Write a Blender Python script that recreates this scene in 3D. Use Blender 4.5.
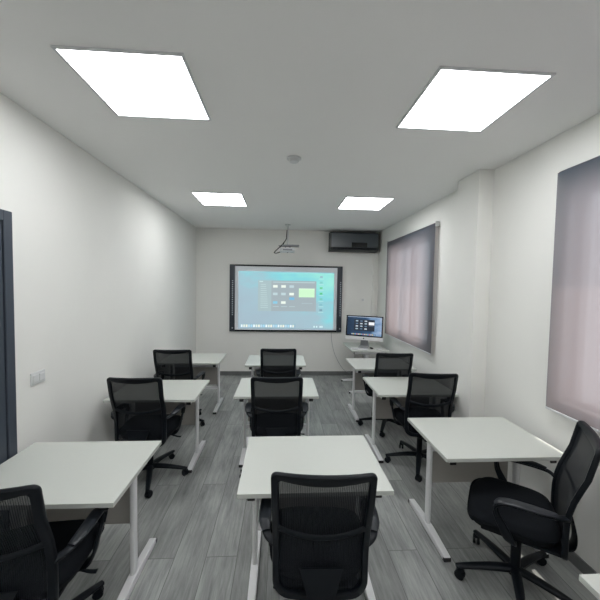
import bpy, bmesh, math, random
from mathutils import Vector, Matrix
PI = math.pi
R = math.radians
random.seed(4)
for o in list(bpy.data.objects):
    bpy.data.objects.remove(o, do_unlink=True)
scene = bpy.context.scene
C = scene.collection

# ------------------------------------------------------------------ camera
cd_ = bpy.data.cameras.new('camera')
cam = bpy.data.objects.new('camera', cd_)
C.objects.link(cam)
cd_.sensor_fit = 'HORIZONTAL'
cd_.sensor_width = 36.0
cd_.lens = 36.0 * 315.07 / 600.0
cd_.clip_start = 0.05
PITCH, YAW, ROLL = -0.0437, 0.0606, 0.0168
cam.matrix_world = (Matrix.Translation((0, 0, 1.76)) @ Matrix.Rotation(-YAW, 4, 'Z')
                    @ Matrix.Rotation(PI / 2 + PITCH, 4, 'X') @ Matrix.Rotation(ROLL, 4, 'Z'))
scene.camera = cam

# ------------------------------------------------------------------ light
SKY = 2.3
PANEL = 13.6
w = bpy.data.worlds.new('sky')
scene.world = w
w.use_nodes = True
bg = w.node_tree.nodes['Background']
bg.inputs[0].default_value = (0.86, 0.93, 1.0, 1)
bg.inputs[1].default_value = SKY
sd = bpy.data.lights.new('sun', 'SUN')
sd.energy = 3.8
sd.angle = R(0.6)
sd.color = (1.0, 0.93, 0.86)
sun = bpy.data.objects.new('sun', sd)
C.objects.link(sun)
sun.rotation_euler = Vector((0.275, -0.19, 0.95)).to_track_quat('Z', 'Y').to_euler()
vs = scene.view_settings
vs.view_transform = 'Standard'
vs.look = 'None'
vs.exposure = 0.06
vs.gamma = 1.0
vs.use_curve_mapping = False

# ------------------------------------------------------------------ materials
def lin(c):
    return tuple(((v / 255) / 12.92 if v / 255 <= 0.04045 else ((v / 255 + 0.055) / 1.055) ** 2.4) for v in c)

def mat(name, col, rough=0.5, metal=0.0, noise=0.0, nscale=30, bump=0.0, spec=0.5, coat=0.0):
    m = bpy.data.materials.new(name)
    m.use_nodes = True
    nt = m.node_tree
    b = nt.nodes['Principled BSDF']
    b.inputs['Base Color'].default_value = (*col, 1)
    b.inputs['Roughness'].default_value = rough
    b.inputs['Metallic'].default_value = metal
    b.inputs['Specular IOR Level'].default_value = spec
    b.inputs['Coat Weight'].default_value = coat
    tc = nt.nodes.new('ShaderNodeTexCoord')
    n = nt.nodes.new('ShaderNodeTexNoise')
    n.inputs['Scale'].default_value = nscale
    n.inputs['Detail'].default_value = 4
    nt.links.new(tc.outputs['Object'], n.inputs['Vector'])
    mx = nt.nodes.new('ShaderNodeMix')
    mx.data_type = 'RGBA'
    mx.inputs[6].default_value = (*[c * (1 - noise) for c in col], 1)
    mx.inputs[7].default_value = (*[min(1, c * (1 + noise)) for c in col], 1)
    nt.links.new(n.outputs['Fac'], mx.inputs[0])
    nt.links.new(mx.outputs[2], b.inputs['Base Color'])
    if bump:
        bp = nt.nodes.new('ShaderNodeBump')
        bp.inputs['Strength'].default_value = bump
        bp.inputs['Distance'].default_value = 0.002
        nt.links.new(n.outputs['Fac'], bp.inputs['Height'])
        nt.links.new(bp.outputs['Normal'], b.inputs['Normal'])
    return m

def emis(name, col, s=1.0):
    m = bpy.data.materials.new(name)
    m.use_nodes = True
    nt = m.node_tree
    b = nt.nodes['Principled BSDF']
    b.inputs['Base Color'].default_value = (0.02, 0.02, 0.02, 1)
    b.inputs['Roughness'].default_value = 0.4
    b.inputs['Specular IOR Level'].default_value = 0.2
    b.inputs['Emission Color'].default_value = (*col, 1)
    b.inputs['Emission Strength'].default_value = s
    return m

def glass_mat(name, tint=(1, 1, 1), refl=0.06):
    m = bpy.data.materials.new(name)
    m.use_nodes = True
    nt = m.node_tree
    nt.nodes.clear()
    out = nt.nodes.new('ShaderNodeOutputMaterial')
    t = nt.nodes.new('ShaderNodeBsdfTransparent'); t.inputs[0].default_value = (*tint, 1)
    g = nt.nodes.new('ShaderNodeBsdfGlossy'); g.inputs['Roughness'].default_value = 0.02
    mx = nt.nodes.new('ShaderNodeMixShader')
    mx.inputs[0].default_value = refl
    nt.links.new(t.outputs[0], mx.inputs[1])
    nt.links.new(g.outputs[0], mx.inputs[2])
    nt.links.new(mx.outputs[0], out.inputs[0])
    return m

def mesh_fabric(name):
    """open-weave chair mesh: dark threads with holes between them"""
    m = bpy.data.materials.new(name)
    m.use_nodes = True
    nt = m.node_tree
    nt.nodes.clear()
    out = nt.nodes.new('ShaderNodeOutputMaterial')
    d = nt.nodes.new('ShaderNodeBsdfPrincipled')
    d.inputs['Base Color'].default_value = (0.005, 0.007, 0.0105, 1)
    d.inputs['Roughness'].default_value = 0.7
    d.inputs['Specular IOR Level'].default_value = 0.25
    t = nt.nodes.new('ShaderNodeBsdfTransparent')
    tc = nt.nodes.new('ShaderNodeTexCoord')
    wv = nt.nodes.new('ShaderNodeTexWave')
    wv.wave_type = 'BANDS'; wv.bands_direction = 'X'
    wv.inputs['Scale'].default_value = 42
    wv.inputs['Distortion'].default_value = 0.6
    nt.links.new(tc.outputs['Object'], wv.inputs['Vector'])
    mr = nt.nodes.new('ShaderNodeMapRange')
    mr.inputs['To Min'].default_value = 0.07
    mr.inputs['To Max'].default_value = 0.115
    nt.links.new(wv.outputs['Fac'], mr.inputs['Value'])
    mx = nt.nodes.new('ShaderNodeMixShader')
    nt.links.new(mr.outputs[0], mx.inputs[0])
    nt.links.new(d.outputs[0], mx.inputs[1])
    nt.links.new(t.outputs[0], mx.inputs[2])
    nt.links.new(mx.outputs[0], out.inputs[0])
    return m

def blind_mat(name):
    m = bpy.data.materials.new(name)
    m.use_nodes = True
    nt = m.node_tree
    nt.nodes.clear()
    out = nt.nodes.new('ShaderNodeOutputMaterial')
    d = nt.nodes.new('ShaderNodeBsdfDiffuse'); d.inputs[0].default_value = (0.115, 0.155, 0.195, 1)
    t = nt.nodes.new('ShaderNodeBsdfTranslucent'); t.inputs[0].default_value = (0.52, 0.40, 0.375, 1)
    tr = nt.nodes.new('ShaderNodeBsdfTransparent')
    tc = nt.nodes.new('ShaderNodeTexCoord')
    n = nt.nodes.new('ShaderNodeTexNoise')
    mp = nt.nodes.new('ShaderNodeMapping'); mp.inputs['Scale'].default_value = (1, 60, 4)
    nt.links.new(tc.outputs['Object'], mp.inputs[0]); nt.links.new(mp.outputs[0], n.inputs['Vector'])
    n.inputs['Scale'].default_value = 1.5
    mr = nt.nodes.new('ShaderNodeMapRange')
    mr.inputs['To Min'].default_value = 0.39; mr.inputs['To Max'].default_value = 0.41
    nt.links.new(n.outputs['Fac'], mr.inputs['Value'])
    a = nt.nodes.new('ShaderNodeMixShader')
    nt.links.new(mr.outputs[0], a.inputs[0])
    nt.links.new(d.outputs[0], a.inputs[1]); nt.links.new(t.outputs[0], a.inputs[2])
    b = nt.nodes.new('ShaderNodeMixShader'); b.inputs[0].default_value = 0.055
    nt.links.new(a.outputs[0], b.inputs[1]); nt.links.new(tr.outputs[0], b.inputs[2])
    nt.links.new(b.outputs[0], out.inputs[0])
    return m

def floor_mat():
    m = bpy.data.materials.new('grey_wood_plank_tiles')
    m.use_nodes = True
    nt = m.node_tree
    L = nt.links.new
    b = nt.nodes['Principled BSDF']
    tc = nt.nodes.new('ShaderNodeTexCoord')
    mp = nt.nodes.new('ShaderNodeMapping')
    mp.inputs['Rotation'].default_value = (0, 0, PI / 2)
    mp.inputs['Location'].default_value = (0.35, 0.06, 0)
    L(tc.outputs['Object'], mp.inputs[0])
    br = nt.nodes.new('ShaderNodeTexBrick')
    br.offset = 0.37; br.offset_frequency = 2
    br.inputs['Scale'].default_value = 1.0
    br.inputs['Brick Width'].default_value = 1.2
    br.inputs['Row Height'].default_value = 0.2
    br.inputs['Mortar Size'].default_value = 0.0022
    br.inputs['Mortar Smooth'].default_value = 0.2
    br.inputs['Color1'].default_value = (0, 0, 0, 1)
    br.inputs['Color2'].default_value = (1, 1, 1, 1)
    br.inputs['Mortar'].default_value = (0.5, 0.5, 0.5, 1)
    L(mp.outputs[0], br.inputs['Vector'])
    mp2 = nt.nodes.new('ShaderNodeMapping'); mp2.inputs['Scale'].default_value = (2.6, 30, 1)
    L(mp.outputs[0], mp2.inputs[0])
    # shift the grain per plank
    add = nt.nodes.new('ShaderNodeVectorMath'); add.operation = 'MULTIPLY_ADD'
    L(br.outputs['Color'], add.inputs[0]); add.inputs[1].default_value = (7, 13, 5); L(mp2.outputs[0], add.inputs[2])
    n = nt.nodes.new('ShaderNodeTexNoise'); n.inputs['Scale'].default_value = 1.6
    n.inputs['Detail'].default_value = 10; n.inputs['Roughness'].default_value = 0.74; n.inputs['Distortion'].default_value = 0.35
    L(add.outputs[0], n.inputs['Vector'])
    n2 = nt.nodes.new('ShaderNodeTexNoise'); n2.inputs['Scale'].default_value = 1.0; n2.inputs['Detail'].default_value = 5
    mp3 = nt.nodes.new('ShaderNodeMapping'); mp3.inputs['Scale'].default_value = (2.2, 7, 1)
    L(mp.outputs[0], mp3.inputs[0])
    add2 = nt.nodes.new('ShaderNodeVectorMath'); add2.operation = 'MULTIPLY_ADD'
    L(br.outputs['Color'], add2.inputs[0]); add2.inputs[1].default_value = (11, 3, 9); L(mp3.outputs[0], add2.inputs[2])
    L(add2.outputs[0], n2.inputs['Vector'])
    av = nt.nodes.new('ShaderNodeMix'); av.data_type = 'FLOAT'; av.inputs[0].default_value = 0.42
    L(n.outputs['Fac'], av.inputs[2]); L(n2.outputs['Fac'], av.inputs[3])
    cr = nt.nodes.new('ShaderNodeValToRGB')
    cr.color_ramp.elements[0].position = 0.34; cr.color_ramp.elements[0].color = (0.15, 0.157, 0.155, 1)
    cr.color_ramp.elements[1].position = 0.66; cr.color_ramp.elements[1].color = (0.41, 0.42, 0.405, 1)
    L(av.outputs[0], cr.inputs[0])
    mr = nt.nodes.new('ShaderNodeMapRange'); mr.inputs['To Min'].default_value = 0.84; mr.inputs['To Max'].default_value = 1.20
    L(br.outputs['Color'], mr.inputs['Value'])
    mul = nt.nodes.new('ShaderNodeVectorMath'); mul.operation = 'SCALE'
    L(cr.outputs[0], mul.inputs[0]); L(mr.outputs[0], mul.inputs['Scale'])
    mx = nt.nodes.new('ShaderNodeMix'); mx.data_type = 'RGBA'
    L(br.outputs['Fac'], mx.inputs[0]); L(mul.outputs[0], mx.inputs[6])
    mx.inputs[7].default_value = (0.13, 0.133, 0.13, 1)
    L(mx.outputs[2], b.inputs['Base Color'])
    b.inputs['Roughness'].default_value = 0.42
    b.inputs['Specular IOR Level'].default_value = 0.4
    bp = nt.nodes.new('ShaderNodeBump'); bp.inputs['Strength'].default_value = 0.15; bp.inputs['Distance'].default_value = 0.002
    L(n.outputs['Fac'], bp.inputs['Height']); L(bp.outputs[0], b.inputs['Normal'])
    return m

M = dict(
    wall=mat('white_wall_paint', (0.83, 0.825, 0.79), 0.85, noise=0.02, nscale=3, bump=0.05),
    ceil=mat('white_ceiling_paint', (0.90, 0.895, 0.88), 0.9, noise=0.015, nscale=2),
    floor=floor_mat(),
    base=mat('grey_skirting_tile', (0.16, 0.165, 0.165), 0.45, noise=0.3, nscale=9),
    top=mat('white_laminate', (0.57, 0.59, 0.55), 0.42, noise=0.015, nscale=60),
    edge=mat('white_edge_band', (0.56, 0.56, 0.54), 0.5),
    steel=mat('white_powder_coat', (0.80, 0.80, 0.81), 0.35),
    cap=mat('black_end_cap', (0.015, 0.015, 0.017), 0.5),
    panel=mat('greige_board', (0.42, 0.40, 0.37), 0.6, noise=0.03),
    black=mat('black_plastic', (0.0045, 0.0065, 0.0095), 0.42, spec=0.22),
    pad=mat('black_soft_plastic', (0.013, 0.016, 0.021), 0.36, spec=0.4, noise=0.1, nscale=200, bump=0.1),
    fabric=mat('black_seat_fabric', (0.0045, 0.006, 0.0085), 0.9, noise=0.35, nscale=400, bump=0.4, spec=0.2),
    mesh=mesh_fabric('black_open_mesh'),
    chrome=mat('steel_tube', (0.5, 0.5, 0.5), 0.25, metal=1.0),
    blind=blind_mat('slate_screen_fabric'),
    alu=mat('white_aluminium_profile', (0.66, 0.67, 0.68), 0.4),
    slate=mat('slate_door_paint', (0.052, 0.064, 0.085), 0.4),
    darkglass=mat('dark_door_glass', (0.008, 0.010, 0.013), 0.12),
    glass=glass_mat('clear_glass'),
    led=emis('led_diffuser', (0.97, 0.985, 1.0), PANEL),
    silver=mat('pale_aluminium', (0.86, 0.86, 0.87), 0.35),
    bezel=mat('black_glass_bezel', (0.006, 0.007, 0.009), 0.15),
    ac=mat('dark_mirror_panel', (0.045, 0.058, 0.070), 0.28, spec=0.9),
    acdark=mat('charcoal_plastic', (0.012, 0.014, 0.017), 0.4),
    wframe=mat('white_window_profile', (0.70, 0.70, 0.70), 0.4),
    plastic=mat('white_plastic', (0.66, 0.67, 0.67), 0.4),
    grey=mat('grey_plastic', (0.30, 0.31, 0.32), 0.4),
    board=mat('board_side_panel', (0.028, 0.036, 0.050), 0.4),
    boardwhite=mat('board_surface', (0.80, 0.84, 0.88), 0.45),
    icon=mat('pale_print', (0.45, 0.50, 0.55), 0.5),
)

# ------------------------------------------------------------------ mesh helpers
class MB:
    """collects shapes into ONE mesh"""
    def __init__(s):
        s.bm = bmesh.new(); s.mats = []
    def mi(s, m):
        if m not in s.mats: s.mats.append(m)
        return s.mats.index(m)
    def box(s, x0, x1, y0, y1, z0, z1, m=None, bev=0.0, seg=2):
        t = bmesh.new()
        bmesh.ops.create_cube(t, size=1)
        for v in t.verts:
            v.co = Vector(((x0 + x1) / 2 + v.co.x * (x1 - x0), (y0 + y1) / 2 + v.co.y * (y1 - y0), (z0 + z1) / 2 + v.co.z * (z1 - z0)))
        if bev:
            bmesh.ops.bevel(t, geom=t.edges[:], offset=bev, segments=seg, affect='EDGES', profile=0.6)
        return s.merge(t, m)
    def merge(s, t, m=None, mtx=None):
        if mtx is not None: bmesh.ops.transform(t, matrix=mtx, verts=t.verts)
        k = s.mi(m)
        for f in t.faces: f.material_index = k
        me = bpy.data.meshes.new('tmp'); t.to_mesh(me); t.free()
        s.bm.from_mesh(me); bpy.data.meshes.remove(me)
        return s
    def cyl(s, a, b, r, m=None, r2=None, seg=16, bev=0.0):
        a, b = Vector(a), Vector(b)
        t = bmesh.new()
        bmesh.ops.create_cone(t, cap_ends=True, segments=seg, radius1=r, radius2=r if r2 is None else r2, depth=(b - a).length)
        if bev:
            es = [e for e in t.edges if e.is_boundary is False and abs(e.verts[0].co.z - e.verts[1].co.z) < 1e-6]
            bmesh.ops.bevel(t, geom=es, offset=bev, segments=2, affect='EDGES')
        q = (b - a).to_track_quat('Z', 'Y').to_matrix().to_4x4()
        return s.merge(t, m, Matrix.Translation((a + b) / 2) @ q)
    def sphere(s, c, r, m=None, sc=(1, 1, 1)):
        t = bmesh.new()
        bmesh.ops.create_uvsphere(t, u_segments=16, v_segments=10, radius=r)
        return s.merge(t, m, Matrix.Translation(c) @ Matrix.Diagonal((*sc, 1)))
    def sweep(s, pts, wd, ht, m=None, side=(1, 0, 0), n=12, sub=5, expo=2.6):
        """smooth bar along pts; wd is width along `side`, ht the thickness across it"""
        P = [Vector(p) for p in pts]
        W = wd if isinstance(wd, (list, tuple)) else [wd] * len(P)
        H = ht if isinstance(ht, (list, tuple)) else [ht] * len(P)
        out = []
        for i in range(len(P) - 1):
            p0 = P[max(i - 1, 0)]; p1 = P[i]; p2 = P[i + 1]; p3 = P[min(i + 2, len(P) - 1)]
            for k in range(sub):
                t = k / sub
                q = 0.5 * ((2 * p1) + (p2 - p0) * t + (2 * p0 - 5 * p1 + 4 * p2 - p3) * t * t + (-p0 + 3 * p1 - 3 * p2 + p3) * t ** 3)
                out.append((q, W[i] + (W[i + 1] - W[i]) * t, H[i] + (H[i + 1] - H[i]) * t))
        out.append((P[-1], W[-1], H[-1]))
        t = bmesh.new(); rings = []
        sd_ = Vector(side).normalized()
        for i, (q, ww, hh) in enumerate(out):
            tg = (out[min(i + 1, len(out) - 1)][0] - out[max(i - 1, 0)][0]).normalized()
            sx = (sd_ - tg * sd_.dot(tg)).normalized()
            nz = tg.cross(sx)
            ring = []
            for k in range(n):
                a = 2 * PI * (k + 0.5) / n
                c, d = math.cos(a), math.sin(a)
                c = math.copysign(abs(c) ** (2 / expo), c); d = math.copysign(abs(d) ** (2 / expo), d)
                ring.append(t.verts.new(q + sx * c * ww / 2 + nz * d * hh / 2))
            rings.append(ring)
        for a, b in zip(rings, rings[1:]):
            for k in range(n):
                t.faces.new((a[k], a[(k + 1) % n], b[(k + 1) % n], b[k]))
        t.faces.new(rings[0][::-1]); t.faces.new(rings[-1])
        bmesh.ops.recalc_face_normals(t, faces=t.faces[:])
        return s.merge(t, m)
    def quad(s, pts, m=None):
        t = bmesh.new()
        t.faces.new([t.verts.new(p) for p in pts])
        return s.merge(t, m)
    def build(s, name, m, parent=None, smooth=True, ang=35):
        me = bpy.data.meshes.new(name)
        bmesh.ops.remove_doubles(s.bm, verts=s.bm.verts, dist=1e-6)
        s.bm.to_mesh(me); s.bm.free()
        for k in s.mats: me.materials.append(m if k is None else k)
        if smooth:
            for p in me.polygons: p.use_smooth = True
            me.set_sharp_from_angle(angle=R(ang))
        o = bpy.data.objects.new(name, me)
        C.objects.link(o)
        if parent is not None: o.parent = parent
        return o

def tag(o, label=None, cat=None, group=None, kind=None):
    if label: o['label'] = label
    if cat: o['category'] = cat
    if group: o['group'] = group
    if kind: o['kind'] = kind
    return o
def empty(name, loc, rz=0.0):
    o = bpy.data.objects.new(name, None); C.objects.link(o)
    o.location = loc; o.rotation_euler = (0, 0, rz); o.empty_display_size = 0.1
    return o
def struct(name, mb, m, **k):
    o = mb.build(name, m, **k); o['kind'] = 'structure'; return o
def copy_tree(o, parent=None):
    c = o.copy(); C.objects.link(c); c.parent = parent
    for ch in [x for x in KIDS.get(o.name, [])]:
        copy_tree(ch, c)
    return c
KIDS = {}
def index_kids():
    KIDS.clear()
    for o in bpy.data.objects:
        if o.parent: KIDS.setdefault(o.parent.name, []).append(o)

# ------------------------------------------------------------------ the room
XL, XR, YB, YF, H = -1.624, 1.912, 6.158, -1.6, 2.843
TH = 0.14
struct('floor', MB().box(XL - TH, XR + TH, YF - TH, YB + TH, -0.1, 0), M['floor'], smooth=False)
struct('ceiling', MB().box(XL - TH, XR + TH, YF - TH, YB + TH, H, H + 0.1), M['ceil'], smooth=False)
struct('wall_left', MB().box(XL - TH, XL, YF, YB, 0, H), M['wall'], smooth=False)
struct('wall_back', MB().box(XL - TH, XR + TH, YB, YB + TH, 0, H), M['wall'], smooth=False)
struct('wall_front', MB().box(XL - TH, XR + TH, YF - TH, YF, 0, H), M['wall'], smooth=False)
# right wall with two window openings (y0, y1, z0, z1)
WIN = [(0.20, 2.02, 0.99, 2.44), (3.98, 5.42, 1.00, 2.44)]
b = MB()
ys = [YF, WIN[0][0], WIN[0][1], WIN[1][0], WIN[1][1], YB]
for i in (0, 2, 4):
    b.box(XR, XR + TH, ys[i], ys[i + 1], 0, H)
for y0, y1, z0, z1 in WIN:
    b.box(XR, XR + TH, y0, y1, 0, z0)
    b.box(XR, XR + TH, y0, y1, z1, H)
struct('wall_right', b, M['wall'], smooth=False)
# square pillar standing out of the right wall
struct('trim_1', MB().box(1.768, XR, 2.785, 3.13, 0, H, bev=0.003, seg=1), M['wall'], smooth=False)
# skirting
struct('baseboard_back', MB().box(XL + 0.012, XR - 0.012, YB - 0.012, YB, 0, 0.08, bev=0.002, seg=1), M['base'], smooth=False)
struct('baseboard_left', MB().box(XL, XL + 0.012, 1.99, YB, 0, 0.08, bev=0.002, seg=1), M['base'], smooth=False)
b = MB().box(XR - 0.012, XR, YF, 2.785, 0, 0.08, bev=0.002, seg=1).box(XR - 0.012, XR, 3.13, YB - 0.012, 0, 0.08, bev=0.002, seg=1)
b.box(1.756, 1.768, 2.773, 3.142, 0, 0.08, bev=0.002, seg=1).box(1.768, XR - 0.012, 2.773, 2.785, 0, 0.08).box(1.768, XR - 0.012, 3.13, 3.142, 0, 0.08)
struct('baseboard_right', b, M['base'], smooth=False)

for n, (y0, y1, z0, z1) in enumerate(WIN, 1):
    xa, xb = XR + 0.075, XR + 0.125
    b = MB()
    f = 0.04
    b.box(xa, xb, y0, y0 + f, z0, z1).box(xa, xb, y1 - f, y1, z0, z1)
    b.box(xa, xb, y0 + f, y1 - f, z0, z0 + f).box(xa, xb, y0 + f, y1 - f, z1 - f, z1)
    ym = (y0 + y1) / 2
    b.box(xa - 0.01, xb + 0.01, ym - 0.035, ym + 0.035, z0 + f, z1 - f)
    wo = struct('window_%d' % n, b, M['wframe'], smooth=False)
    for a, c in ((y0 + f, ym - 0.035), (ym + 0.035, y1 - f)):
        g = MB().box(xa + 0.02, xa + 0.026, a, c, z0 + f, z1 - f).build('pane', M['glass'], wo, smooth=False)
    MB().box(XR + 0.001, xa, y0 + 0.001, y1 - 0.001, z0, z0 + 0.008).build('window_sill', M['wframe'], wo, smooth=False)

# slate door on the left wall
b = MB()
b.box(XL, XL + 0.03, 1.925, 1.985, 0, 2.17, bev=0.003, seg=1).box(XL, XL + 0.03, 0.985, 1.045, 0, 2.17, bev=0.003, seg=1).box(XL, XL + 0.03, 1.045, 1.925, 2.11, 2.17, bev=0.003, seg=1)
door = struct('door_1', b, M['slate'], smooth=False)
b = MB()
b.box(XL, XL + 0.022, 1.835, 1.92, 0.01, 2.105, bev=0.002, seg=1).box(XL, XL + 0.022, 1.05, 1.135, 0.01, 2.105, bev=0.002, seg=1)
for z0, z1 in ((0.01, 0.12), (1.03, 1.12), (2.02, 2.105)):
    b.box(XL, XL + 0.022, 1.135, 1.835, z0, z1, bev=0.002, seg=1)
leaf = b.build('door_leaf', M['slate'], door, smooth=False)
MB().box(XL, XL + 0.01, 1.135, 1.835, 1.12, 2.02).build('pane', M['darkglass'], door, smooth=False)
MB().box(XL, XL + 0.010, 1.135, 1.835, 0.12, 1.03).build('pane', M['darkglass'], door, smooth=False)
MB().cyl((XL + 0.022, 1.10, 1.06), (XL + 0.07, 1.10, 1.06), 0.01).sweep([(XL + 0.07, 1.095, 1.06), (XL + 0.07, 1.15, 1.06), (XL + 0.07, 1.22, 1.06)], 0.014, 0.02).build('door_handle', M['chrome'], door)

# ------------------------------------------------------------------ ceiling lights
PL = [(-0.770, 1.853, 'near left'), (1.054, 1.835, 'near right'), (-0.772, 4.095, 'far left'), (1.055, 4.066, 'far right'), (-0.771, -0.39, 'rear left'), (1.054, -0.39, 'rear right')]  # rear pair: unseen panels continuing the grid, added to lift the ceiling brightness
LL = {'near left': 'large glowing square ceiling panel above the front left desk, nearest the door',
      'near right': 'large glowing square ceiling panel above the front right desk, near the closer window',
      'far left': 'smaller-looking glowing square ceiling panel on the left, in front of the back wall',
      'rear left': 'added unseen fill panel on the ceiling behind the camera, on the door side',
      'rear right': 'added unseen fill panel on the ceiling behind the camera, on the window side',
      'far right': 'smaller-looking glowing square ceiling panel on the right, before the black air conditioner'}
def make_light(x, y):
    t = empty('ceiling_light', (x, y, H))
    s, f, d = 0.2975, 0.014, 0.009
    b = MB()
    b.box(-s, s, -s, -s + f, -d, 0).box(-s, s, s - f, s, -d, 0).box(-s, -s + f, -s + f, s - f, -d, 0).box(s - f, s, -s + f, s - f, -d, 0)
    b.build('frame', M['alu'], t, smooth=False)
    MB().box(-s + f, s - f, -s + f, s - f, -d + 0.002, -0.002).build('diffuser', M['led'], t, smooth=False)
    return t
l0 = make_light(PL[0][0], PL[0][1]); index_kids()
for i, (x, y, k) in enumerate(PL):
    t = l0 if i == 0 else copy_tree(l0)
    t.location = (x, y, H)
    tag(t, LL[k], 'ceiling light', 'square panels on the ceiling')

t = empty('smoke_detector', (0.094, 2.715, H))
tag(t, 'round white smoke detector on the ceiling between the four light panels', 'smoke detector')
MB().cyl((0, 0, -0.012), (0, 0, 0), 0.062, bev=0.003, seg=32).build('base', M['plastic'], t)
MB().cyl((0, 0, -0.036), (0, 0, -0.012), 0.036, r2=0.05, seg=32, bev=0.003).build('cover', M['plastic'], t)

# ------------------------------------------------------------------ roller blinds
def blind(y0, y1, z0, z1, label, chain):
    X = 1.862
    t = empty('roller_blind', (X, (y0 + y1) / 2, z1 - 0.05))
    cy, cz = (y0 + y1) / 2, z1 - 0.05
    def L(b):  # to local
        bmesh.ops.translate(b.bm, vec=(-X, -cy, -cz), verts=b.bm.verts); return b
    b = MB()
    t_ = bmesh.new()
    n = 24
    cols = []
    for i in range(n + 1):
        y = y0 + (y1 - y0) * i / n
        cols.append([t_.verts.new((X + 0.0008 * math.sin(i * 1.3), y, z)) for z in (z0 + 0.012, (z0 + z1) / 2, z1 - 0.02)])
    for a, c in zip(cols, cols[1:]):
        for k in range(2): t_.faces.new((a[k], c[k], c[k + 1], a[k + 1]))
    b.merge(t_)
    L(b).build('fabric', M['blind'], t)
    L(MB().cyl((X + 0.020, y0 + 0.005, z1 - 0.028), (X + 0.020, y1 - 0.005, z1 - 0.028), 0.019)).build('roller', M['blind'], t)
    L(MB().box(X - 0.004, X + 0.004, y0, y1, z0, z0 + 0.016, bev=0.002, seg=1)).build('bottom_bar', M['alu'], t)
    for y in ((y0 - 0.012, y1 + 0.002) if chain else (y0 + 0.02, y1 - 0.03)):
        L(MB().box(X - 0.005 if chain else X + 0.042, XR, y, y + 0.010, z1 - 0.062, z1 + 0.004, bev=0.002, seg=1)).build('bracket', M['plastic'], t)
    if chain:
        b = MB()
        for dx in (0.012, 0.034):
            b.cyl((X + dx, y0 - 0.018, z0 + 0.25), (X + dx, y0 - 0.018, z1 - 0.03), 0.0025, seg=8)
        b.sweep([(X + 0.012, y0 - 0.018, z0 + 0.25), (X + 0.023, y0 - 0.018, z0 + 0.235), (X + 0.034, y0 - 0.018, z0 + 0.25)], 0.005, 0.005, side=(0, 1, 0))
        L(b).build('pull_chain', M['plastic'], t)
    tag(t, label, 'blind', 'roller blinds on the right wall')
blind(0.06, 2.065, 0.935, 2.575, 'slate roller blind nearest the camera, cut by the right picture edge', False)
blind(3.76, 5.50, 0.935, 2.575, 'slate roller blind beside the computer in the far right corner', True)

# ------------------------------------------------------------------ desks
def make_desk(wd, dp, z, bar):
    """origin: floor point under the left front corner of the top; +x right, +y away"""
    t = empty('desk', (0, 0, 0))
    MB().box(0, wd, 0, dp, z - 0.024, z, M['top'], bev=0.0015, seg=1).build('desktop', M['top'], t, smooth=False)
    for sx in (0, 1):
        x = 0.068 if sx == 0 else wd - 0.068
        yc = dp / 2 + 0.05
        b = MB()
        b.sweep([(x, yc, 0.035), (x, yc, z - 0.07)], 0.030, 0.050, side=(1, 0, 0), n=16, sub=1, expo=3.5)
        lg = b.build('leg', M['steel'], t)
        # foot: flat bar rising a little towards the column
        b = MB()
        tt = bmesh.new()
        prof = [(-0.285, 0.006, 0.026), (-0.27, 0.006, 0.034), (-0.06, 0.008, 0.052), (0.06, 0.008, 0.052), (0.27, 0.006, 0.034), (0.285, 0.006, 0.026)]
        rings = []
        for (dy, za, zb) in prof:
            rings.append([tt.verts.new((x + sx_, yc + dy, zz)) for sx_, zz in ((-0.023, za), (0.023, za), (0.023, zb - 0.004), (0.019, zb), (-0.019, zb), (-0.023, zb - 0.004))])
        for a, c in zip(rings, rings[1:]):
            for k in range(6): tt.faces.new((a[k], a[(k + 1) % 6], c[(k + 1) % 6], c[k]))
        tt.faces.new(rings[0]); tt.faces.new(rings[-1][::-1])
        bmesh.ops.recalc_face_normals(tt, faces=tt.faces[:])
        b.merge(tt)
        ft = b.build('foot', M['steel'], t, smooth=False)
        for sy in (-1, 1):
            y = yc + sy * 0.287
            MB().box(x - 0.024, x + 0.024, min(y, y - sy * 0.022), max(y, y - sy * 0.022), 0, 0.027, bev=0.003, seg=1).build('end_cap', M['cap'], ft, smooth=False)
        MB().box(x - 0.020, x + 0.020, 0.05, dp - 0.05, z - 0.062, z - 0.026, bev=0.003, seg=1).build('top_arm', M['steel'], t, smooth=False)
        for yy in (0.042, dp - 0.05):
            MB().box(x - 0.020, x + 0.020, yy, yy + 0.010, z - 0.066, z - 0.024, bev=0.002, seg=1).build('clip', M['cap'], t, smooth=False)
    MB().box(0.105, wd - 0.105, dp / 2 - 0.005, dp / 2 + 0.035, z - 0.085, z - 0.035, bev=0.003, seg=1).build('rail', M['steel'], t, smooth=False)
    MB().box(0.095, wd - 0.095, dp / 2 + 0.10, dp / 2 + 0.118, 0.31, z - 0.10, bev=0.001, seg=1).build('modesty_panel', M['panel'], t, smooth=False)
    MB().box(0.10, wd - 0.10, dp / 2 + 0.062, dp / 2 + 0.08, z - 0.15, z - 0.087).build('panel_bracket', M['steel'], t, smooth=False)
    if bar:
        MB().box(0.085, wd - 0.085, dp / 2 + 0.03, dp / 2 + 0.06, 0.262, 0.300, bev=0.003, seg=1).build('cross_bar', M['steel'], t, smooth=False)
    return t
W_, D_, Z_ = 0.80, 0.603, 0.72
dA = make_desk(W_, D_, Z_, True)
dB = make_desk(W_, D_, Z_, False)
index_kids()
GD = 'white desks in three columns'
def put_desk(src, x, y, label, rz=0.0):
    global usedA, usedB
    if src is dA and not usedA: t = dA; usedA = True
    elif src is dB and not usedB: t = dB; usedB = True
    else: t = copy_tree(src)
    t.location = (x, y, 0); t.rotation_euler = (0, 0, rz)
    return tag(t, label, 'desk', GD)
usedA = usedB = False
put_desk(dA, -0.206, 1.539, 'white desk in the centre column, nearest the camera, chair in front of it')
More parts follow.
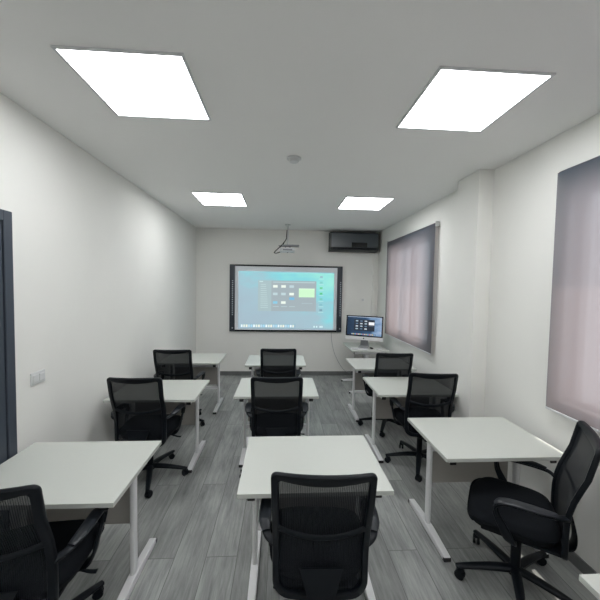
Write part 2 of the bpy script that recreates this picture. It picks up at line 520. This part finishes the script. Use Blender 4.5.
put_desk(dA, -0.428, 2.930, 'white desk in the centre column, second of three from the camera')
put_desk(dA, -0.456, 4.090, 'white desk in the centre column, farthest, just below the big screen')
put_desk(dB, -1.578, 1.498, 'white desk against the left wall beside the dark door, nearest the camera')
put_desk(dB, -1.565, 2.856, 'white desk against the left wall, second of three from the camera')
put_desk(dA, -1.612, 4.205, 'white desk in the far left corner, farthest in the left column')
put_desk(dB, 1.027, 1.825, 'white desk by the nearer window, swivel chair turned sideways at its corner')
put_desk(dB, 0.960, 2.962, 'white desk in the right column, middle one, level with the wall pillar')
put_desk(dB, 0.958, 3.916, 'white desk under the far window, directly in front of the computer desk')
put_desk(dB, 1.107, 0.446, 'white desk of which only a corner shows, bottom right picture corner')
pc = make_desk(0.80, 0.62, Z_, False)
pc.location = (1.795, 5.03, 0); pc.rotation_euler = (0, 0, PI / 2)
tag(pc, 'white computer desk in the far right corner carrying the desktop computer', 'desk')

# ------------------------------------------------------------------ office chair
def backy(x, z):
    """shape of the backrest: leans back, presses forward at the waist, wraps round the sides"""
    t = max(0.0, (z - 0.50) / 0.49)
    return -0.212 - 0.105 * t + 0.022 * math.sin(PI * min(1, max(0, t * 1.5))) + 0.55 * x * x

def contour(half_top, half_bot, z0, z1, rt, rb, n=7):
    """rounded outline, counter-clockwise seen from behind"""
    pts = []
    def arc(cx, cz, r, a0, a1):
        for k in range(n + 1):
            a = a0 + (a1 - a0) * k / n
            pts.append((cx + r * math.cos(a), cz + r * math.sin(a)))
    arc(half_top - rt, z1 - rt, rt, 0, PI / 2)
    for k in range(1, 8):
        pts.append((half_top - rt - (2 * half_top - 2 * rt) * k / 8, z1))
    arc(-(half_top - rt), z1 - rt, rt, PI / 2, PI)
    for k in range(1, 8):
        f = k / 8
        pts.append((-(half_top + (half_bot - half_top) * f), z1 - rt + (z0 + rb - z1 + rt) * f))
    arc(-(half_bot - rb), z0 + rb, rb, PI, 1.5 * PI)
    for k in range(1, 8):
        pts.append((-(half_bot - rb) + (2 * half_bot - 2 * rb) * k / 8, z0))
    arc(half_bot - rb, z0 + rb, rb, 1.5 * PI, 2 * PI)
    for k in range(1, 8):
        f = k / 8
        pts.append(((half_bot + (half_top - half_bot) * f), z0 + rb + (z1 - rt - z0 - rb) * f))
    return pts

def make_chair(star):
    t = empty('office_chair', (0, 0, 0))
    # ---- star base with casters
    b = MB()
    b.cyl((0, 0, 0.075), (0, 0, 0.125), 0.042, r2=0.034, seg=20, bev=0.004)
    A = [star + 2 * PI * k / 5 for k in range(5)]
    for a in A:
        c, s = math.cos(a), math.sin(a)
        b.sweep([(c * r, s * r, z) for r, z in ((0.02, 0.103), (0.13, 0.096), (0.24, 0.082), (0.33, 0.068))],
                [0.056, 0.050, 0.042, 0.032], [0.036, 0.034, 0.028, 0.022], side=(-s, c, 0), sub=3)
    base = b.build('star_base', M['black'], t)
    for a in A:
        c, s = math.cos(a), math.sin(a)
        cx, cy = c * 0.318, s * 0.318
        b = MB()
        ax = Vector((math.cos(a + 0.9), math.sin(a + 0.9), 0))
        off = Vector((-ax.y, ax.x, 0)) * 0.012
        for k in (-1, 1):
            p = Vector((cx, cy, 0.027)) + off + ax * 0.013 * k
            b.cyl(p - ax * 0.008, p + ax * 0.008, 0.027, seg=18, bev=0.003)
        p = Vector((cx, cy, 0.031)) + off
        b.sweep([p + Vector((-off.x * 1.8, -off.y * 1.8, -0.008)), p + Vector((-off.x, -off.y, 0.022)), p + Vector((0, 0, 0.030)), p + off * 1.6 + Vector((0, 0, 0.016))], 0.040, 0.008, side=tuple(ax))
        b.cyl((cx, cy, 0.05), (cx, cy, 0.076), 0.007, seg=10)
        b.build('caster', M['black'], base)
    MB().cyl((0, 0, 0.11), (0, 0, 0.27), 0.026, seg=20).cyl((0, 0, 0.27), (0, 0, 0.37), 0.015, seg=16).build('gas_lift', M['black'], t)
    b = MB().box(-0.085, 0.085, -0.15, 0.11, 0.355, 0.398, bev=0.012)
    mech = b.build('tilt_mechanism', M['black'], t)
    MB().sweep([(0.06, 0.03, 0.375), (0.16, 0.035, 0.372), (0.235, 0.03, 0.358), (0.265, 0.03, 0.356)], [0.010, 0.010, 0.022, 0.026], [0.010, 0.010, 0.008, 0.008], side=(0, 1, 0)).build('lever', M['black'], mech)
    # ---- seat
    tt = bmesh.new()
    nx, ny = 20, 22
    def seat_pt(u, v, up):
        # superellipse plan
        a = math.pi * 2
        x, y = u, v
        m = max(abs(u), abs(v))
        if m > 1e-6:
            e = 4.2
            l = (abs(u) ** e + abs(v) ** e) ** (1 / e)
            x, y = u * m / l, v * m / l
        e_ = max(0.0, m - 0.78) / 0.22
        drop = 1 - math.sqrt(max(0, 1 - e_ ** 2))
        X = x * (0.245 - 0.012 * (v < 0) * abs(v)); Y = 0.035 + y * 0.222
        dish = 0.012 * (1 - u * u) * (1 - v * v)
        water = 0.030 * max(0, v - 0.45) ** 1.5 / 0.41
        if up: z = 0.510 - dish - water - 0.045 * drop
        else: z = 0.402 + 0.060 * drop - water * 0.3 + 0.012 * abs(u)
        return Vector((X, Y, z))
    for up in (True, False):
        g = [[tt.verts.new(seat_pt(-1 + 2 * i / nx, -1 + 2 * j / ny, up)) for j in range(ny + 1)] for i in range(nx + 1)]
        for i in range(nx):
            for j in range(ny):
                f = (g[i][j], g[i + 1][j], g[i + 1][j + 1], g[i][j + 1])
                tt.faces.new(f if up else f[::-1])
    bmesh.ops.remove_doubles(tt, verts=tt.verts, dist=0.0015)
    MB().merge(tt).build('seat', M['fabric'], t, ang=70)
    MB().box(-0.19, 0.19, -0.19, 0.18, 0.392, 0.412, bev=0.008).build('seat_pan', M['black'], t)
    # ---- backrest frame
    oc = contour(0.219, 0.214, 0.375, 1.002, 0.028, 0.070)
    ic = contour(0.186, 0.182, 0.405, 0.972, 0.018, 0.055)
    ic = [(x, z - (0.020 * (1 - (x / 0.19) ** 2) if z > 0.94 else 0)) for x, z in ic]
    tt = bmesh.new()
    d = 0.013
    def V(p, dy): return tt.verts.new((p[0], backy(*p) + dy, p[1]))
    mid = lambda p, q, f: (p[0] + (q[0] - p[0]) * f, p[1] + (q[1] - p[1]) * f)
    N = len(oc)
    loops = []
    for f, dy in ((0.0, -d * .5), (0.12, -d), (0.88, -d), (1.0, -d * .5), (1.0, d * .5), (0.88, d), (0.12, d), (0.0, d * .5)):
        loops.append([V(mid(oc[i], ic[i], f), dy) for i in range(N)])
    for a, c in zip(loops, loops[1:] + loops[:1]):
        for i in range(N):
            tt.faces.new((a[i], a[(i + 1) % N], c[(i + 1) % N], c[i]))
    bmesh.ops.recalc_face_normals(tt, faces=tt.faces[:])
    fr = MB().merge(tt).build('backrest_frame', M['black'], t, ang=50)
    # ---- mesh panel
    tt = bmesh.new()
    ncol, nrow = 16, 22
    g = []
    for i in range(ncol + 1):
        col = []
        for j in range(nrow + 1):
            z = 0.390 + (0.982 - 0.390) * j / nrow
            hw = 0.196 + (0.202 - 0.196) * (j / nrow)
            if j == 0: hw -= 0.045
            if j == 1: hw -= 0.02
            x = -hw + 2 * hw * i / ncol
            col.append(tt.verts.new((x, backy(x, z) + 0.006, z)))
        g.append(col)
    for i in range(ncol):
        for j in range(nrow):
            tt.faces.new((g[i][j], g[i + 1][j], g[i + 1][j + 1], g[i][j + 1]))
    MB().merge(tt).build('back_mesh', M['mesh'], t)
    # ---- lumbar bar and the upright behind the back
    pts = [(x, backy(x, 0.70) - 0.012, 0.715 - 0.030 * (1 - (x / 0.19) ** 2)) for x in (-0.19, -0.14, -0.07, 0, 0.07, 0.14, 0.19)]
    MB().sweep(pts, 0.010, 0.024, side=(0, 1, 0)).build('lumbar_bar', M['black'], t)
    MB().sweep([(0, -0.10, 0.375), (0, -0.18, 0.352), (0, -0.245, 0.355), (0, -0.258, 0.43), (0, -0.236, 0.54)], [0.10, 0.09, 0.085, 0.12, 0.20], [0.022, 0.024, 0.022, 0.018, 0.010]).build('back_support', M['black'], t)
    # ---- armrests
    for s in (-1, 1):
        P = [(0.200, backy(.2, .62), 0.615), (0.238, -0.165, 0.628), (0.256, -0.10, 0.632), (0.262, 0.00, 0.632), (0.262, 0.075, 0.625), (0.260, 0.115, 0.594),
             (0.256, 0.105, 0.545), (0.250, 0.075, 0.485), (0.242, 0.050, 0.430), (0.215, 0.035, 0.396), (0.150, 0.03, 0.388), (0.08, 0.03, 0.385)]
        # arm as a broad ribbon: width runs sideways on top and fore-and-aft on the upright
        b = MB()
        b.sweep([(s * x, y, z) for x, y, z in P[:7]], [0.03, 0.036, 0.042, 0.044, 0.044, 0.040, 0.034], 0.016, side=(1, 0, 0))
        b.sweep([(s * x, y, z) for x, y, z in P[5:]], [0.028, 0.036, 0.046, 0.052, 0.054, 0.05, 0.05], [0.018, 0.020, 0.018, 0.018, 0.018, 0.016, 0.014], side=(0, 1, 0.35))
        arm = b.build('armrest', M['black'], t, ang=50)
        MB().sweep([(s * x, y, z) for x, y, z in ((0.247, -0.15, 0.640), (0.259, -0.10, 0.643), (0.263, -0.03, 0.644), (0.263, 0.05, 0.641), (0.262, 0.098, 0.629), (0.261, 0.117, 0.609))],
                   [0.034, 0.054, 0.060, 0.060, 0.054, 0.036], [0.012, 0.018, 0.020, 0.020, 0.018, 0.012]).build('arm_pad', M['pad'], arm, ang=50)
    return t

GC = 'black mesh office chairs at the desks'
chairs = [
    (0.203, 1.540, -3, -86, 'black mesh office chair in the foreground, at the nearest centre desk'),
    (-0.023, 2.900, 0, -94, 'black mesh office chair at the second centre desk, between two other centre chairs'),
    (-0.020, 4.090, 0, -90, 'black mesh office chair at the farthest centre desk below the big screen'),
    (-1.138, 1.480, 5, -10, 'black mesh office chair cut by the bottom left picture corner'),
    (-1.168, 2.885, -1, 0, 'black mesh office chair at the second desk along the left wall'),
    (-1.250, 4.000, 0, -17, 'black mesh office chair at the farthest desk along the left wall'),
    (1.415, 1.725, 54, 168, 'black mesh office chair seen from the side, turned away from the near window'),
    (1.405, 3.010, -5, 172, 'black mesh office chair in the right column standing before the wall pillar'),
    (1.345, 3.860, -2, 28, 'black mesh office chair below the far window, at the desk before the computer'),
]
for i, (x, y, rz, star, lab) in enumerate(chairs):
    if i == 0:
        # every chair's star base is turned its own way: turn a copy of the base with its casters
        c0 = make_chair(0.0); index_kids(); t = c0
    else:
        t = copy_tree(c0)
    t.location = (x, y, 0); t.rotation_euler = (0, 0, R(rz))
    tag(t, lab, 'office chair', GC)
    t['_star'] = star - rz
for o in list(C.objects):
    if o.name.startswith('star_base') and o.parent:
        o.rotation_euler = (0, 0, R(o.parent['_star']))
for o in list(C.objects):
    if '_star' in o: del o['_star']

# ------------------------------------------------------------------ interactive board with a projected desktop
BX0, BX1, BZ0, BZ1 = -0.985, 1.196, 0.868, 2.158
t = empty('interactive_board', ((BX0 + BX1) / 2, YB, BZ0))
tag(t, 'big black-framed interactive whiteboard showing a turquoise computer desktop on the back wall', 'screen')
bx, by = (BX0 + BX1) / 2, YB
hw = (BX1 - BX0) / 2; hh = BZ1 - BZ0
MB().box(-hw + .1, hw - .1, -0.045, -0.002, hh - 0.028, hh, bev=0.004, seg=1).build('top_frame', M['black'], t, smooth=False)
MB().box(-hw + .1, hw - .1, -0.045, -0.002, 0, 0.032, bev=0.004, seg=1).build('bottom_frame', M['black'], t, smooth=False)
for s in (-1, 1):
    xa, xb = sorted((s * hw, s * (hw - 0.1)))
    sp = MB().box(xa, xb, -0.05, -0.002, 0, hh, bev=0.006).build('side_panel', M['board'], t)
    b = MB()
    xc = s * (hw - 0.045) + 0.012
    for k in range(19):
        z = hh * 0.75 - k * hh * 0.028
        b.box(xc - 0.011, xc + 0.011, -0.0515, -0.050, z, z + 0.018)
    b.box(xc - 0.012, xc + 0.012, -0.0515, -0.050, 0.055, 0.08)
    b.build('button_strip', M['icon'], sp, smooth=False)
MB().box(-hw + .1, hw - .1, -0.030, -0.002, 0.032, hh - 0.028).build('writing_surface', M['boardwhite'], t, smooth=False)

def rgb_e(c, s=1.0):
    key = 'display_%d_%d_%d' % c
    m = bpy.data.materials.get(key)
    return m or emis(key, lin(c), s)
def wallpaper(name, stops, direction, s=1.0):
    m = emis(name, (1, 1, 1), s)
    nt = m.node_tree; Lk = nt.links.new
    tc = nt.nodes.new('ShaderNodeTexCoord')
    n = nt.nodes.new('ShaderNodeTexNoise'); n.inputs['Scale'].default_value = direction[3]; n.inputs['Detail'].default_value = 3
    mp = nt.nodes.new('ShaderNodeMapping'); mp.inputs['Scale'].default_value = (1, 1, 2.2); mp.inputs['Rotation'].default_value = (0, 0.35, 0)
    Lk(tc.outputs['Object'], mp.inputs[0]); Lk(mp.outputs[0], n.inputs['Vector'])
    dt = nt.nodes.new('ShaderNodeVectorMath'); dt.operation = 'DOT_PRODUCT'
    Lk(tc.outputs['Object'], dt.inputs[0]); dt.inputs[1].default_value = direction[:3]
    ma = nt.nodes.new('ShaderNodeMath'); ma.operation = 'MULTIPLY_ADD'
    Lk(n.outputs['Fac'], ma.inputs[0]); ma.inputs[1].default_value = 0.55; Lk(dt.outputs['Value'], ma.inputs[2])
    cr = nt.nodes.new('ShaderNodeValToRGB')
    e = cr.color_ramp.elements
    while len(e) < len(stops): e.new(0.5)
    for k, (p, c) in enumerate(stops):
        e[k].position = p; e[k].color = (*lin(c), 1)
    Lk(ma.outputs[0], cr.inputs[0])
    Lk(cr.outputs[0], nt.nodes['Principled BSDF'].inputs['Emission Color'])
    return m
wp = wallpaper('projected_wallpaper', [(0.0, (164, 180, 194)), (0.50, (162, 192, 204)), (0.72, (132, 212, 220)), (1.0, (160, 235, 218))], (0.22, 0, 0.42, 1.7))
# picture coordinates of the board: 25..590 across, 45..385 down
def U(x): return -hw + (x - 25) / 565 * 2 * hw
def Vz(y): return hh - (y - 48) / 334 * hh
b = MB()
def rect(x0, y0, x1, y1, c, lv):
    m = c if not isinstance(c, tuple) else rgb_e(c)
    yy = -0.0305 - 0.0004 * lv
    b.quad([(U(x0), yy, Vz(y1)), (U(x1), yy, Vz(y1)), (U(x1), yy, Vz(y0)), (U(x0), yy, Vz(y0))], m)
rect(68, 80, 548, 370, wp, 0)
rect(68, 80, 548, 85, (150, 205, 215), 1)
rect(165, 125, 458, 278, (162, 176, 182), 1)
rect(165, 125, 232, 278, (168, 190, 194), 2)
rect(172, 128, 190, 133, (200, 225, 225), 3)
rect(240, 130, 450, 135, (185, 205, 208), 3)
for k in range(12):
    rect(178, 143 + k * 10.5, 205 + (k * 37 % 18), 146 + k * 10.5, (190, 212, 212), 3)
for i, x in enumerate((240, 281, 322)):
    for j, y in enumerate((147, 185, 228)):
        if i == 2 and j == 2: continue
        c = (235, 245, 235) if (i + j) % 3 == 0 or (i < 2 and j == 0) else ((190, 210, 215) if j < 2 else (140, 200, 225))
        rect(x, y, x + 23, y + 13, c, 3)
    rect(x, 253, x + 30, 256, (185, 205, 208), 3)
rect(322, 208, 348, 221, (120, 185, 220), 3)
rect(370, 162, 450, 207, (205, 245, 205), 3)
rect(370, 162, 450, 167, (220, 250, 220), 4)
rect(385, 236, 440, 239, (175, 195, 200), 3)
for k, c in enumerate([(150, 190, 200), (130, 205, 200), (110, 205, 150), (95, 200, 140), (120, 200, 190), (130, 190, 200), (120, 160, 175)]):
    rect(476, 98 + k * 28, 490, 108 + k * 28, c, 2)
    rect(470, 112 + k * 28, 496, 115 + k * 28, (180, 225, 225), 2)
rect(76, 343, 356, 364, (150, 185, 200), 1)
for k in range(22):
    c = [(235, 245, 250), (190, 220, 235), (225, 235, 225), (170, 215, 235), (240, 240, 225)][k * 7 % 5]
    rect(81 + k * 12.3, 347, 90 + k * 12.3, 360, c, 2)
for x in (447, 460, 478, 487): rect(x, 351, x + 7, 360, (215, 240, 242), 2)
b.build('projected_image', wp, t, smooth=False)
bpy.data.objects['interactive_board'].location = (bx, by, BZ0)

# cable hanging from the board to the skirting
p = [(1.0, 0.855), (1.012, 0.70), (1.05, 0.52), (1.10, 0.38), (1.20, 0.20), (1.30, 0.09), (1.40, 0.05)]
tag(MB().sweep([(x, YB - 0.018, z) for x, z in p], 0.008, 0.008, side=(0, 1, 0)).build('cable', M['grey']), 'thin cable hanging from the big screen down the back wall to the skirting', 'cable')

# ------------------------------------------------------------------ projector on its ceiling pole
PX, PY = 0.105, 5.62
t = empty('projector', (PX, PY, H))
tag(t, 'small white projector hanging on a ceiling pole above the big screen', 'projector')
MB().cyl((0, 0, -0.012), (0, 0, 0), 0.05, seg=24).cyl((0, 0, -0.36), (0, 0, -0.012), 0.016, seg=16).build('pole', M['plastic'], t)
b = MB().box(-0.10, 0.20, -0.10, 0.10, -0.385, -0.362, bev=0.004, seg=1).box(-0.16, -0.10, -0.02, 0.02, -0.383, -0.368)
b.box(-0.05, -0.03, -0.05, 0.05, -0.42, -0.385).box(0.03, 0.05, -0.05, 0.05, -0.42, -0.385)
b.build('mount', M['grey'], t, smooth=False)
body = MB().box(-0.135, 0.125, -0.12, 0.12, -0.485, -0.418, bev=0.012).build('body', M['plastic'], t)
MB().box(-0.08, 0.08, -0.122, -0.119, -0.465, -0.44).build('vent_grille', M['grey'], body, smooth=False)
MB().cyl((0.0, 0.118, -0.455), (0.0, 0.132, -0.455), 0.03, M['bezel'], seg=20).build('lens', M['bezel'], body)
MB().cyl((0.0, 0.0, -0.498), (0.0, 0.0, -0.485), 0.012).build('adjuster', M['grey'], body)
p = [(-0.014, -0.024, -0.10), (-0.022, -0.028, -0.20), (-0.03, -0.03, -0.265), (-0.09, -0.03, -0.35), (-0.17, -0.03, -0.43), (-0.225, -0.02, -0.485), (-0.23, 0.0, -0.50), (-0.19, 0.02, -0.502), (-0.13, 0.03, -0.48)]
MB().sweep(p, 0.016, 0.016, side=(0, 1, 0)).sweep([(-0.03, -0.03, -0.26), (-0.08, -0.02, -0.36), (-0.12, -0.10, -0.41), (-0.12, -0.11, -0.455)], 0.008, 0.008, side=(0, 1, 0)).build('cable', M['black'], t)

# ------------------------------------------------------------------ air conditioner in the corner
t = empty('air_conditioner', (1.385, YB, 2.50))
tag(t, 'black glossy wall air conditioner high in the corner above the computer', 'air conditioner')
tt = bmesh.new()
prof = [(0.0, 0.30), (-0.19, 0.30), (-0.212, 0.285), (-0.218, 0.24), (-0.218, 0.0), (-0.20, -0.035), (-0.14, -0.06), (0.0, -0.06)]
def loft_x(bb, prof, x0, x1, m=None):
    tt = bmesh.new()
    a = [tt.verts.new((x0, y, z)) for y, z in prof]; c = [tt.verts.new((x1, y, z)) for y, z in prof]
    n = len(prof)
    for k in range(n): tt.faces.new((a[k], a[(k + 1) % n], c[(k + 1) % n], c[k]))
    tt.faces.new(a[::-1]); tt.faces.new(c)
    bmesh.ops.recalc_face_normals(tt, faces=tt.faces[:])
    bb.merge(tt, m); return bb
A0, A1 = -0.470, 0.462
loft_x(MB(), prof, A0, A1).build('housing', M['acdark'], t, smooth=False)
MB().box(A0 + 0.02, A1 - 0.02, -0.226, -0.219, 0.012, 0.270, bev=0.003, seg=1).build('front_panel', M['ac'], t, smooth=False)
b = MB()
for k in range(9): b.box(A0 + 0.05, A1 - 0.05, -0.18 + k * 0.018, -0.172 + k * 0.018, 0.300, 0.304)
b.build('intake_grille', M['black'], t, smooth=False)
MB().box(A0 + 0.05, A1 - 0.05, -0.222, -0.217, -0.022, 0.006, bev=0.002, seg=1).build('louvre', M['black'], t, smooth=False)
MB().box(-0.06, 0.235, -0.230, -0.2255, 0.018, 0.105, bev=0.002, seg=1).build('display_window', M['bezel'], t, smooth=False)
tag(MB().box(1.80, 1.85, YB - 0.035, YB - 0.001, 0.08, 2.435, bev=0.004, seg=1).build('cable_duct', M['wall'], smooth=False), 'narrow white vertical duct below the black air conditioner in the corner', 'duct')
t = empty('wall_socket', (1.616, YB, 1.51))
tag(t, 'small white square wall plate between the big screen and the corner duct', 'socket')
MB().box(-0.048, 0.048, -0.010, 0, -0.048, 0.048, bev=0.003, seg=1).build('plate', M['wall'], t, smooth=False)
MB().box(-0.022, 0.022, -0.013, -0.010, -0.022, 0.022, bev=0.002, seg=1).build('insert', M['plastic'], t, smooth=False)

t = empty('light_switch', (XL, 2.188, 1.12))
tag(t, 'white double light switch on the left wall beside the dark door', 'light switch')
MB().box(0, 0.010, -0.062, 0.062, -0.042, 0.042, bev=0.003, seg=1).build('plate', M['plastic'], t, smooth=False)
for y in (-0.028, 0.028):
    MB().box(0.010, 0.016, y - 0.024, y + 0.024, -0.026, 0.026, bev=0.003, seg=1).build('rocker', M['plastic'], t, smooth=False)

# ------------------------------------------------------------------ desktop computer, keyboard, mouse, phone
t = empty('desktop_computer', (1.445, 5.36, Z_), R(-26))
tag(t, 'silver all-in-one computer with a lit dark blue screen on the corner desk', 'computer')
TW, ZB = 0.322, 0.122
def tilt(b, a=-6, piv=(0, 0, 0.10)):
    bmesh.ops.transform(b.bm, matrix=Matrix.Translation(piv) @ Matrix.Rotation(R(a), 4, 'X') @ Matrix.Translation([-v for v in piv]), verts=b.bm.verts); return b
tilt(MB().box(-TW, TW, -0.012, 0.012, ZB, ZB + 0.425, bev=0.006)).build('display_housing', M['silver'], t)
sc = tilt(MB().box(-TW + .002, TW - .002, -0.0145, -0.0122, ZB + 0.062, ZB + 0.423, bev=0.0008, seg=1)).build('screen_glass', M['bezel'], t, smooth=False)
wp2 = wallpaper('computer_wallpaper', [(0.0, (20, 42, 66)), (0.40, (40, 72, 104)), (0.60, (120, 150, 185)), (0.95, (205, 212, 225))], (1.1, 0, 0.25, 6.0))
b = MB()
def U2(x): return (x / 100 - 0.5) * 0.595
def V2(y): return ZB + 0.082 + (1 - y / 100) * 0.322
def rect2(x0, y0, x1, y1, c, lv):
    m = c if not isinstance(c, tuple) else rgb_e(c)
    yy = -0.0148 - 0.0003 * lv
    b.quad([(U2(x0), yy, V2(y1)), (U2(x1), yy, V2(y1)), (U2(x1), yy, V2(y0)), (U2(x0), yy, V2(y0))], m)
rect2(0, 0, 100, 100, wp2, 0)
rect2(0, 0, 100, 3, (165, 180, 200), 1)
rect2(20, 15, 80, 76, (30, 40, 54), 1)
for i, x in enumerate((25, 38, 51)):
    for j, y in enumerate((20, 34, 48, 62)): rect2(x, y, x + 7, y + 6, [(170, 190, 205), (95, 120, 145), (205, 215, 225)][(i + j) % 3], 2)
rect2(63, 27, 79, 43, (238, 240, 244), 2)
rect2(64, 48, 78, 51, (90, 100, 115), 2)
rect2(12, 90, 84, 98, (90, 104, 128), 1)
for k in range(15): rect2(14 + k * 4.6, 91.5, 17 + k * 4.6, 97, [(200, 205, 215), (200, 120, 130), (120, 170, 210), (220, 200, 120)][k * 3 % 4], 2)
tilt(b).build('display_picture', wp2, sc, smooth=False)
# chin mark: a small bitten apple with a leaf
b = MB()
tt = bmesh.new()
pts = []
for k in range(28):
    a = 2 * PI * k / 28
    r = 0.0115 * (1 + 0.10 * math.sin(a) * 0 - 0.16 * math.exp(-((a - PI / 2) / 0.35) ** 2) - 0.10 * math.exp(-((a - 3 * PI / 2) / 0.3) ** 2))
    if a < 0.42 or a > 2 * PI - 0.42: r *= 0.68
    pts.append((r * math.cos(a), r * math.sin(a)))
tt.faces.new([tt.verts.new((x, -0.0128, ZB + 0.031 + z)) for x, z in pts])
b.merge(tt)
tt = bmesh.new()
tt.faces.new([tt.verts.new((x, -0.0128, ZB + 0.043 + z)) for x, z in ((0, 0), (0.0015, 0.004), (0.006, 0.007), (0.0045, 0.0025))])
b.merge(tt)
tilt(b).build('chin_mark', M['bezel'], t, smooth=False)
MB().sweep([(0, -0.075, 0.006), (0, 0.06, 0.006), (0, 0.085, 0.014), (0, 0.075, 0.06), (0, 0.045, 0.15), (0, 0.030, 0.20)], [0.17, 0.17, 0.16, 0.14, 0.12, 0.11], 0.008, expo=5).build('stand', M['grey'], t)

t = empty('keyboard', (1.335, 5.20, Z_), R(-6))
tag(t, 'slim white keyboard lying in front of the desktop computer', 'keyboard')
MB().box(-0.14, 0.14, -0.057, 0.057, 0, 0.010, bev=0.003).build('case', M['silver'], t)
b = MB()
for r_ in range(5):
    for k in range(13):
        b.box(-0.132 + k * 0.0205, -0.1135 + k * 0.0205, -0.050 + r_ * 0.0205, -0.0325 + r_ * 0.0205, 0.010, 0.0125)
b.build('keys', M['plastic'], t, smooth=False)
o = MB().sphere((0, 0, 0.012), 1, sc=(0.030, 0.052, 0.014)).build('mouse', M['bezel'])
for v in o.data.vertices: v.co.z = max(v.co.z, 0)
o.location = (1.545, 5.22, Z_)
tag(o, 'small dark mouse on the computer desk right of the keyboard', 'mouse')
t = empty('notebook', (1.668, 5.17, Z_), R(-30))
tag(t, 'small white notepad on the right edge of the computer desk', 'notepad')
MB().box(-0.045, 0.045, -0.065, 0.065, 0, 0.008).build('pages', M['plastic'], t, smooth=False)
MB().box(-0.047, 0.047, -0.067, 0.067, 0.008, 0.010).build('cover', M['plastic'], t, smooth=False)
